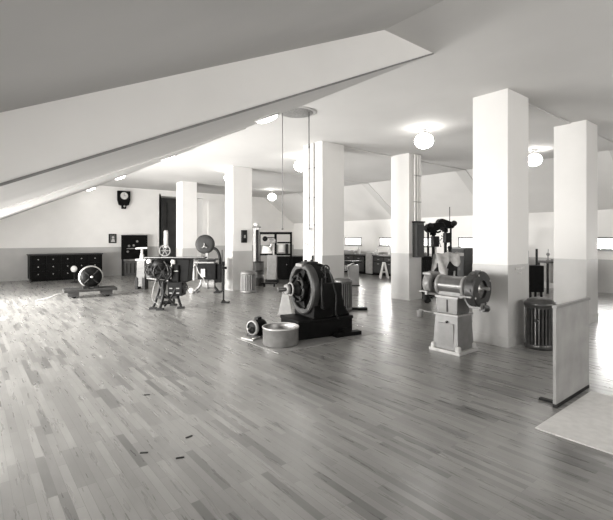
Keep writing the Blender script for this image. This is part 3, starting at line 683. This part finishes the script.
# tool rests
MB().box(-.25, -.17, .28, .42, .84, .86, bev=.004).box(-.22, -.1, .3, .34, .8, .84).cyl((-.2, .32, .82), (-.05, .2, .8), .018).build('tool_rest', GREYP, t)
MB().box(-.26, -.2, -.42, -.26, .83, .85, bev=.004).cyl((-.24, -.3, .83), (-.12, -.16, .8), .018).build('tool_rest', GREYP, t)
MB().cyl((-.16, .33, .7), (-.1, .42, .78), .05).build('dust_outlet', IRON, t)
# water cup bracket
MB().tube([(-.17, .18, .545), (-.2, .32, .545), (-.2, .46, .56)], .01, 8).build('cup_bracket', GREYP, t)
MB().lathe([(1e-4, 0), (.045, 0), (.052, .1), (.056, .105), (.048, .105), (.04, .02)], (-.2, .44, .45), seg=20).build('water_cup', GREYP, t)

# ---------------------------------------------------------------- drill presses
def drill_press(label, loc, rz, h=2.15, flip=1):
    t = thing('drill_press', label, 'drill press', loc, rz, 'belt-driven drill presses')
    MB().box(-.22, .22, -.26, .26, 0, .06, bev=.01).build('base', IRON, t)
    MB().cyl((0, .1, .06), (0, .1, h - .2), .048).build('column', IRON, t)
    MB().cyl((flip * -.16, .08, .3), (flip * -.16, .08, h - .22), .03).build('belt_rod', BLACK, t)
    MB().box(-.15, .15, -.25, .05, .98, 1.03, bev=.01).cyl((0, .1, .92), (0, .1, 1.08), .075).build('table', IRON, t)
    MB().box(-.08, .08, -.2, .12, h - .75, h - .45, bev=.03).build('head', IRON, t)
    MB().cyl((0, -.12, h - .95), (0, -.12, h - .72), .025).cyl((0, -.12, h - 1.02), (0, -.12, h - .95), .035, .012).build('spindle', STEEL, t)
    m = MB()
    for k in range(3):
        a = 2 * PI * k / 3 + .4; m.cyl((flip * .1, -.1, h - .6), (flip * .14, -.1 + .14 * math.cos(a), h - .6 + .14 * math.sin(a)), .008, seg=8).sph((flip * .14, -.1 + .14 * math.cos(a), h - .6 + .14 * math.sin(a)), .018, seg=10)
    m.build('feed_handle', IRON, t)
    # belt hood: stadium outline leaning outward
    pts = []
    for k in range(9): a = PI / 2 + PI * k / 8; pts.append((-.17 + .12 * math.cos(a), .13 * math.sin(a)))
    for k in range(9): a = -PI / 2 + PI * k / 8; pts.append((.14 + .1 * math.cos(a), .1 * math.sin(a)))
    M = Matrix.Translation((flip * .02, 0, h - .18)) @ Matrix.Rotation(flip * math.radians(-14), 4, 'Y')
    m = MB().prism(pts, 'xz', -.16, .16)
    for v in m.bm.verts: v.co = M @ v.co
    m.build('belt_guard', BLACK, t, bevel=.02)
    MB().lathe([(1e-4, -.05), (.08, -.05), (.09, 0), (.08, .05), (1e-4, .05)], (flip * -.17, -.18, h - .16), (0, 1, 0), seg=24).build('pulley', IRON, t)
    MB().lathe([(1e-4, -.05), (.05, -.05), (.055, 0), (.05, .05), (1e-4, .05)], (flip * .16, -.18, h - .24), (0, 1, 0), seg=24).build('pulley', IRON, t)
    MB().cyl((flip * .0, .14, h - .42), (flip * .0, .14, h - .18), .09).build('motor', BLACK, t)
    MB().tube([(0, .1, h - .2), (flip * .1, .1, h - .36), (flip * .2, .05, h - .3)], .03, 8, smoothpath=2).build('head_arm', IRON, t)
    return t
p = P(434.5, 12.0); drill_press('tall black drill press with round belt guard, left of the pair behind the grinder', (p.x, p.y, 0), FACE, 2.15, 1)
p = P(446.5, 13.1); dp = drill_press('tall black drill press with tilted belt guard, right of the pair behind the grinder', (p.x, p.y, 0), FACE, 2.26, -1)
MB().cyl((.1, 0, 2.15), (.1, 0, 2.62), .012, seg=8).build('oiler_rod', IRON, dp)
# dark transformer box left
p = P(425.5, 11.6); t = thing('transformer_case', 'squat black ribbed case right of the tall switch cabinet', 'transformer', (p.x, p.y, 0), FACE)
MB().box(-.13, .13, -.14, .14, .05, 1.15, bev=.02).build('case', BLACK, t)
for k in range(5): MB().box(-.12 + k * .055, -.1 + k * .055, -.17, -.14, .2, 1.05).build('fin', IRON, t)
MB().box(-.15, .15, -.16, .16, 0, .05).build('foot', IRON, t); MB().lathe([(.04, 1.15), (.05, 1.22), (.02, 1.25), (1e-4, 1.26)]).build('bushing', GREYP, t)

# draped shaper machine
p = P(447, 9.1); t = thing('covered_machine', 'machine draped with a rumpled pale cloth, dark knob on top, behind the grinder', 'machine', (p.x, p.y, 0), FACE)
MB().box(-.17, .2, -.16, .16, .0, .85, taper=(.85, .85), bev=.02).build('pedestal', IRON, t)
MB().box(-.16, .18, -.14, .14, .83, 1.2, bev=.03).box(-.2, .0, -.1, .1, .9, 1.1, bev=.02).build('head', IRON, t)
MB().sph((.06, 0, 1.43), .05).cyl((.06, 0, 1.15), (.06, 0, 1.42), .03, seg=12).build('top_knob', BLACK, t)
MB().box(-.22, .3, -.02, .02, 1.27, 1.31, bev=.008).box(.24, .34, -.07, .07, 1.26, 1.33, bev=.01).build('ram', PALEP, t)
MB().lathe([(1e-4, -.03), (.1, -.03), (.12, 0), (.1, .03), (1e-4, .03)], (-.2, -.12, .92), (0, 1, 0)).build('pulley', IRON, t)
m = MB(); nx, ny = 16, 18; grid = []
for i in range(nx + 1):
    u = i / nx; x = -.27 + .5 * u; row = []
    for k in range(ny + 1):
        v = k / ny * 2 - 1; L = .46 * (1 - .6 * u) + .1 * math.sin(u * 9)
        a = abs(v) * L; y = (.09 + .14 * a / .34 * (1 + .35 * math.sin(u * 17 + v))) * (1 if v > 0 else -1) if abs(v) > .06 else v * .5
        z = 1.325 + .02 * u - (max(0, a - .02)) * .95 + .012 * math.sin(u * 13)
        row.append(m.bm.verts.new((x + .10 * a * math.sin(u * 6 + .5), y - .0, z)))
    grid.append(row)
for i in range(nx):
    for k in range(ny):
        f = m.bm.faces.new((grid[i][k], grid[i + 1][k], grid[i + 1][k + 1], grid[i][k + 1])); f.smooth = True
o = m.build('cloth_cover', CLOTH, t); sd = o.modifiers.new('solid', 'SOLIDIFY'); sd.thickness = .006
md = o.modifiers.new('sub', 'SUBSURF'); md.levels = 1; md.render_levels = 1
MB().cyl((-.12, -.19, .5), (-.05, -.17, 1.0), .02, seg=10).cyl((.08, -.19, .45), (.1, -.18, .95), .018, seg=10).build('side_rod', GREYP, t)
# shelf cabinet behind
p = P(465, 14.0); t = thing('shelf_cabinet', 'dark cabinet with shelves under the small window behind the drill presses', 'cabinet', (p.x + .1, p.y, 0), 0)
MB().box(-.6, .6, -.25, .25, .05, 1.3).box(-.56, .56, -.22, .25, 0, .05).build('body', mat('cab_dark', .015, .5), t); MB().box(-.62, .62, -.27, .27, 1.3, 1.34).build('top', GREYP, t)
for k in range(3): 
    d = MB().box(-.57, .57, -.27, -.25, .1 + k * .4, .46 + k * .4, bev=.006).build('drawer', mat('cab_dark', .015), t)
    MB().box(-.1, .1, -.29, -.27, .27 + k * .4, .3 + k * .4).build('handle', STEEL, d)

# ---------------------------------------------------------------- group between pillars B and C
p = P(256.5, 15.4); t = thing('electrical_column', 'tall narrow grey cabinet with a white fitting on top, behind the slatted can', 'cabinet', (p.x, p.y, 0), FACE)
MB().box(-.1, .1, -.12, .12, 0, 2.05, bev=.01).build('body', PALEP, t); MB().box(-.01, .09, -.14, -.12, .6, 1.95).build('front_panel', IRON, t)
MB().lathe([(.05, 2.05), (.06, 2.08), (.1, 2.12), (.1, 2.17), (.05, 2.2), (1e-4, 2.2)]).build('fitting', PAPER, t)
MB().box(-.13, .16, -.13, .1, 2.03, 2.06).build('top_plate', IRON, t)
p = P(258.5, 14.6); t = thing('steel_drum', 'dark upright steel drum beside the tall grey cabinet', 'drum', (p.x, p.y, 0))
r = .19; MB().lathe([(1e-4, 0), (r, 0), (r, .27), (r + .012, .28), (r, .29), (r, .54), (r + .012, .55), (r, .56), (r, .82), (r - .02, .83), (r - .03, .8), (1e-4, .8)], seg=36).build('shell', GALVD, t)
MB().tor((0, 0, .82), r, .01).build('rim', IRON, t)
# work bench + open test frame
p = P(288, 16.9); t = thing('work_bench', 'dark cupboard workbench with pale top behind the big motor', 'workbench', (p.x, p.y, 0), FACE)
MB().box(-.42, .95, -.3, .3, .06, .93).box(-.4, .9, -.27, .3, 0, .06).build('body', BLACK, t)
MB().box(-.48, 1.0, -.34, .34, .93, .98, bev=.006).build('top', WOODL, t)
for k in range(3):
    d = MB().box(-.4 + k * .45, .03 + k * .45, -.32, -.3, .1, .88, bev=.006).build('door', BLACK, t); MB().sph((-.04 + k * .45, -.335, .6), .02, seg=10).build('knob', GREYP, d)
p = P(276, 16.2); t = thing('test_frame', 'open dark metal frame stand with instruments, behind the motor', 'test stand', (p.x, p.y, 0), FACE)
x0, x1 = -.68, .62; zt = EYE + 6 * 16.2 / F; zb = 1.02
m = MB().box(x0, x0 + .08, -.04, .04, 0, zt).box(x1 - .08, x1, -.04, .04, 0, zt).box(x0, x1, -.04, .04, zt - .09, zt).box(x0, x1, -.04, .04, zb - .04, zb + .03).box(-.06, .03, -.04, .04, zb, zt)
m.build('frame', BLACK, t)
MB().box(.05, .58, -.06, .06, 1.44, 1.5).build('shelf', BLACK, t)
MB().lathe([(1e-4, -.06), (.09, -.06), (.1, 0), (.09, .06), (1e-4, .06)], (-.42, -.05, 1.62), (0, 1, 0)).box(-.4, -.05, -.06, -.0, 1.64, 1.68).build('meter', BLACK, t)
MB().box(.1, .32, -.1, .06, 1.1, 1.4, bev=.01).build('white_box', PAPER, t)
MB().cyl((.42, 0, 1.04), (.42, 0, 1.42), .06).build('insulator', IRON, t)
MB().prism([(-.55, 1.06), (-.15, 1.06), (-.25, 1.3), (-.5, 1.35)], 'xz', -.05, .05).build('coil_cover', PAPER, t)
p = P(272, 15.6); t = thing('bench_drill', 'grey column drill on a tall cabinet pedestal in front of the dark frame', 'machine', (p.x, p.y, 0), FACE)
MB().box(-.17, .17, -.15, .15, .12, 1.02, bev=.01).build('cabinet', mat('drill_cab', .22, .5), t)
MB().box(-.24, .24, -.2, .2, .0, .12, bev=.01).build('foot', IRON, t)
MB().cyl((.06, .05, 1.02), (.06, .05, 1.65), .035).build('column', PALEP, t)
MB().box(-.1, .12, -.12, .1, 1.45, 1.62, bev=.02).build('head', GREYP, t)
MB().cyl((-.04, -.06, 1.3), (-.04, -.06, 1.46), .018).build('spindle', STEEL, t)
MB().box(-.12, .1, -.14, .06, 1.15, 1.18).build('table', PALEP, t)
p = P(270, 14.2); t = thing('floor_jack', 'low dark foot treadle on the floor before the bench drill', 'treadle', (p.x, p.y, 0), FACE)
MB().box(-.3, .25, -.08, .08, .1, .14, bev=.01).build('plate', IRON, t); MB().box(-.22, -.16, -.06, .06, 0, .1).box(.12, .18, -.06, .06, 0, .1).build('foot', IRON, t)

# ---------------------------------------------------------------- benches along the right wall
bench_group = 'dark benches under the small windows'
def wall_bench(y0, y1, label):
    t = thing('wall_bench', label, 'workbench', (14.1, (y0 + y1) / 2, 0), 0, bench_group); L = (y1 - y0) / 2
    MB().box(0, .75, -L, L, .06, .84).box(.06, .75, -L + .05, L - .05, 0, .06).build('body', BLACK, t)
    MB().box(-.05, .79, -L - .01, L + .01, .84, .9).build('top', WOODM, t)
    n = max(2, int(L * 2 / .6))
    for k in range(n):
        a = -L + .04 + k * (2 * L - .04) / n; b = a + (2 * L - .04) / n - .04
        d = MB().box(-.02, 0, a, b, .12, .58).build('door', mat('bench_front', .035, .5), t); MB().box(-.04, -.02, (a + b) / 2 - .05, (a + b) / 2 + .05, .5, .52).build('handle', STEEL, d)
        d = MB().box(-.02, 0, a, b, .61, .8).build('drawer', mat('bench_front', .035), t); MB().box(-.04, -.02, (a + b) / 2 - .05, (a + b) / 2 + .05, .7, .72).build('handle', STEEL, d)
    return t
wall_bench(13.2, 16.6, 'long dark cupboard bench under the window left of the grey post, behind conduit pillar')
wall_bench(10.2, 12.7, 'dark cupboard bench with sawhorse before it, left of the switch-cabinet pillar')
wall_bench(6.4, 9.8, 'dark bench behind the nearest pillar, right of the drill presses')
p = P(376.5, 18.6); t = thing('grey_post', 'pale grey cabinet post between the two dark wall benches', 'cabinet', (14.3, 12.95, 0))
MB().box(-.2, .55, -.2, .2, .05, 1.0, bev=.01).build('body', PALEP, t); MB().box(-.16, .5, -.17, .17, 0, .05).build('plinth', IRON, t); MB().box(-.22, -.2, -.15, .15, .1, .9).build('door', PALEP, t)
# things on the benches
for (yy, hh, lb) in ((13.75, .36, 'tall grey bottle on the far bench, left of three'), (12.62, .26, 'short grey bottle on the far bench, middle of three'), (11.9, .42, 'tall slim bottle on the far bench, right of three')):
    t = tag(MB().lathe([(1e-4, 0), (.075, 0), (.08, .02), (.08, hh * .55), (.03, hh * .72), (.03, hh * .95), (.035, hh), (1e-4, hh)], seg=20).build('bottle', GLASSY, loc=(14.3, yy, .9)), lb, 'bottle', 'bottles on the far benches')
t = thing('tool_chest', 'low dark box on the bench left of the switch-cabinet pillar', 'box', (14.4, 11.2, .9))
MB().box(-.15, .2, -.45, .45, 0, .13, bev=.01).build('body', IRON, t); MB().box(-.17, .22, -.47, .47, .13, .16).build('lid', IRON, t)
t = thing('storage_box', 'long pale grey box lying on the farthest dark bench', 'box', (14.4, 15.2, .901))
MB().box(-.15, .2, -1.1, 1.1, 0, .14, bev=.01).build('body', mat('grey_box', .3, .6), t); MB().box(-.16, .21, -1.12, 1.12, .14, .16).build('lid', GREYP, t)
# sawhorse-like trestle
p = P(384, 17.2); t = thing('trestle', 'small white A-shaped trestle in front of the dark bench', 'trestle', (p.x, p.y, 0), FACE)
for q in (-.15, .15):
    for s in (-1, 1): MB().cyl((s * .16, q, 0), (s * .03, q * .5, .62), .028, seg=10).build('leg', PAPER, t)
MB().box(-.05, .05, -.13, .13, .6, .65).build('top', PAPER, t); MB().box(-.11, .11, -.02, .02, .24, .28).build('brace', PAPER, t)
# table machine px 345-362
p = P(352, 14.6); t = thing('surface_table', 'dark tapered machine table on a grey cabinet left of the pale floor glare', 'machine', (p.x, p.y, 0), FACE)
MB().box(-.14, .22, -.2, .2, .04, .72, bev=.01).build('cabinet', mat('tab_grey', .13, .5), t); MB().box(-.16, .24, -.22, .22, 0, .04).build('foot', IRON, t)
MB().prism([(-.34, .86), (.36, .86), (.3, .8), (.0, .72), (-.1, .72)], 'xz', -.2, .2).build('table', IRON, t, bevel=.01)
handwheel(t, (-.25, -.22, .62), .08, (0, -1, 0), GREYP, 4)
MB().tube([(-.22, -.2, .66), (-.05, -.22, .76), (.05, -.2, .78)], .02, 8).build('crank', PALEP, t)

# ---------------------------------------------------------------- gap at right of nearest pillar
p = P(534.5, 11.6); t = thing('machine_cabinet', 'black cabinet on thin legs seen right of the nearest pillar', 'cabinet', (p.x, p.y, 0), FACE)
MB().box(-.25, .15, -.2, .2, .18, .9, bev=.01).build('body', BLACK, t)
for s in (-.2, .1):
    for q in (-.15, .15): MB().box(s - .02, s + .03, q - .02, q + .02, 0, .18).build('leg', IRON, t)
MB().cyl((-.18, 0, .9), (-.18, 0, 1.3), .02, seg=10).build('rod', IRON, t); MB().cyl((.06, 0, .9), (.06, 0, 1.35), .03, seg=10).build('rod', IRON, t)
p = P(549, 12.6); t = thing('pale_desk', 'pale desk with drawers and papers at the right edge', 'desk', (p.x + .1, p.y, 0), FACE)
MB().box(-.25, .5, -.28, .3, .9, .96, bev=.005).build('top', WOODM, t)
MB().box(-.05, .3, -.25, .25, .3, .9, bev=.005).build('pedestal', mat('desk_pale', .5, .5), t)
for k in range(3): 
    d = MB().box(-.03, .28, -.27, -.25, .34 + k * .18, .5 + k * .18, bev=.004).build('drawer', PALEP, t); MB().sph((.12, -.285, .42 + k * .18), .015, seg=8).build('knob', IRON, d)
for (a, b) in ((-.22, -.24), (.45, -.24), (-.22, .24), (.45, .24)): MB().box(a - .025, a + .025, b - .025, b + .025, 0, .9).build('leg', WOODD, t)
p2 = P(548, 12.6); 
t = thing('desk_instrument', 'small pale instrument with a thin stem on the desk', 'instrument', (p2.x, p2.y, .96), FACE)
MB().lathe([(.07, 0), (.07, .02), (.02, .04), (.015, .16)]).build('stand', GREYP, t); MB().sph((0, 0, .2), .05, seg=14).cyl((0, 0, .22), (.01, 0, .36), .01, seg=8).build('head', GREYP, t)
t = thing('paper_tray', 'low grey tray on the pale desk at right edge', 'tray', (p2.x + .12, p2.y - .16, .96), FACE)
MB().box(-.09, .12, -.08, .08, 0, .06).build('tray', GREYP, t); MB().box(-.08, .11, -.07, .07, .06, .07).build('paper', PAPER, t)

# low partition and pad at right edge
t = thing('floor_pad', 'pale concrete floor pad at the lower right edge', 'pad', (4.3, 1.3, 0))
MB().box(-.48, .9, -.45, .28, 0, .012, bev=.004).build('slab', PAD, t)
t = thing('low_partition', 'low pale grey upright panel standing at right edge', 'partition', (4.44, 1.64, 0))
PN = mat('panel_grey', .28, .55, var=.15, scale=4)
MB().box(0, .9, 0, .03, .03, .97, bev=.004).build('panel', PN, t); MB().box(-.002, .92, -.008, .038, .965, .99).build('top_rail', GREYP, t); MB().box(.0, .9, -.004, .034, 0, .035).build('bottom_rail', IRON, t)
for s in (.1, .8): MB().box(s, s + .05, -.0, .2, 0.0, .02).build('foot', IRON, t)

# scraps of wood on the floor
for (a, b, ang, lb) in ((147, 395, .2, 'thin dark wood scrap on the floor, farthest from the lower edge'), (189, 437, .8, 'dark wood chip on the lower-left floor, right of the others'), (144, 453, .1, 'dark wood chip nearest the lower left corner'), (180, 458, .3, 'thin dark scrap on the floor at lower edge, beside the chip')):
    p = G(a, b); L = .03
    tag(MB().box(-L, L, -.008, .008, 0, .006, bev=.002).build('wood_scrap', IRON, loc=(p.x, p.y, 0)), lb, 'scrap', 'dark wood scraps on the floor').rotation_euler = (0, 0, FACE + ang)

# ---------------------------------------------------------------- light
w = bpy.data.worlds.new('sky'); bpy.context.scene.world = w; w.use_nodes = True
w.node_tree.nodes['Background'].inputs[0].default_value = (1, .985, .96, 1); w.node_tree.nodes['Background'].inputs[1].default_value = 5
def area(name, loc, rot, sx, sy, power, spread=PI):
    l = bpy.data.lights.new(name, 'AREA'); l.shape = 'RECTANGLE'; l.size = sx; l.size_y = sy; l.energy = power; l.color = (1, .985, .96); l.spread = spread
    o = bpy.data.objects.new(name, l); C.objects.link(o); o.location = loc; o.rotation_euler = rot; return o
for i, c in enumerate(lw):     # daylight through the left eave windows
    area('daylight_left', (XL - .25, c, (LZ0 + LZ1) / 2), (0, math.radians(-95), 0), LZ1 - LZ0, 1.5, (40, 110, 190, 330, 560, 560, 200, 50)[i], math.radians(125))
for c in wc:                   # daylight through the small right windows
    area('daylight_right', (XR + .25, c, (WZ0 + WZ1) / 2), (0, math.radians(90), 0), WZ1 - WZ0, 1.1, 90)
for lo, hi in fill_wins:              # fill light through the added windows behind
    area('fill_front', ((lo + hi) / 2, Y0 - .25, 2.55), (math.radians(90), 0, 0), hi - lo, 1.3, 75)

area('daylight_low', (XL - .3, 13.1, 1.15), (0, math.radians(-74), 0), .8, 1.4, 110, math.radians(70))
# ---------------------------------------------------------------- camera
cd = bpy.data.cameras.new('camera'); cam = bpy.data.objects.new('camera', cd); C.objects.link(cam)
cam.location = (0, 0, EYE); cam.rotation_euler = (math.radians(90), 0, -TH)
cd.sensor_width = 36; cd.lens = F / 613 * 36; cd.shift_y = -22 / 613; cd.clip_start = .05; cd.clip_end = 200
S = bpy.context.scene; S.camera = cam
S.view_settings.view_transform = 'Standard'; S.view_settings.look = 'None'; S.view_settings.gamma = 1; S.view_settings.exposure = -0.12
S.view_settings.use_curve_mapping = False
try:
    S.cycles.use_denoising = True; S.cycles.max_bounces = 10; S.cycles.diffuse_bounces = 6; S.cycles.sample_clamp_indirect = 8
except Exception: pass
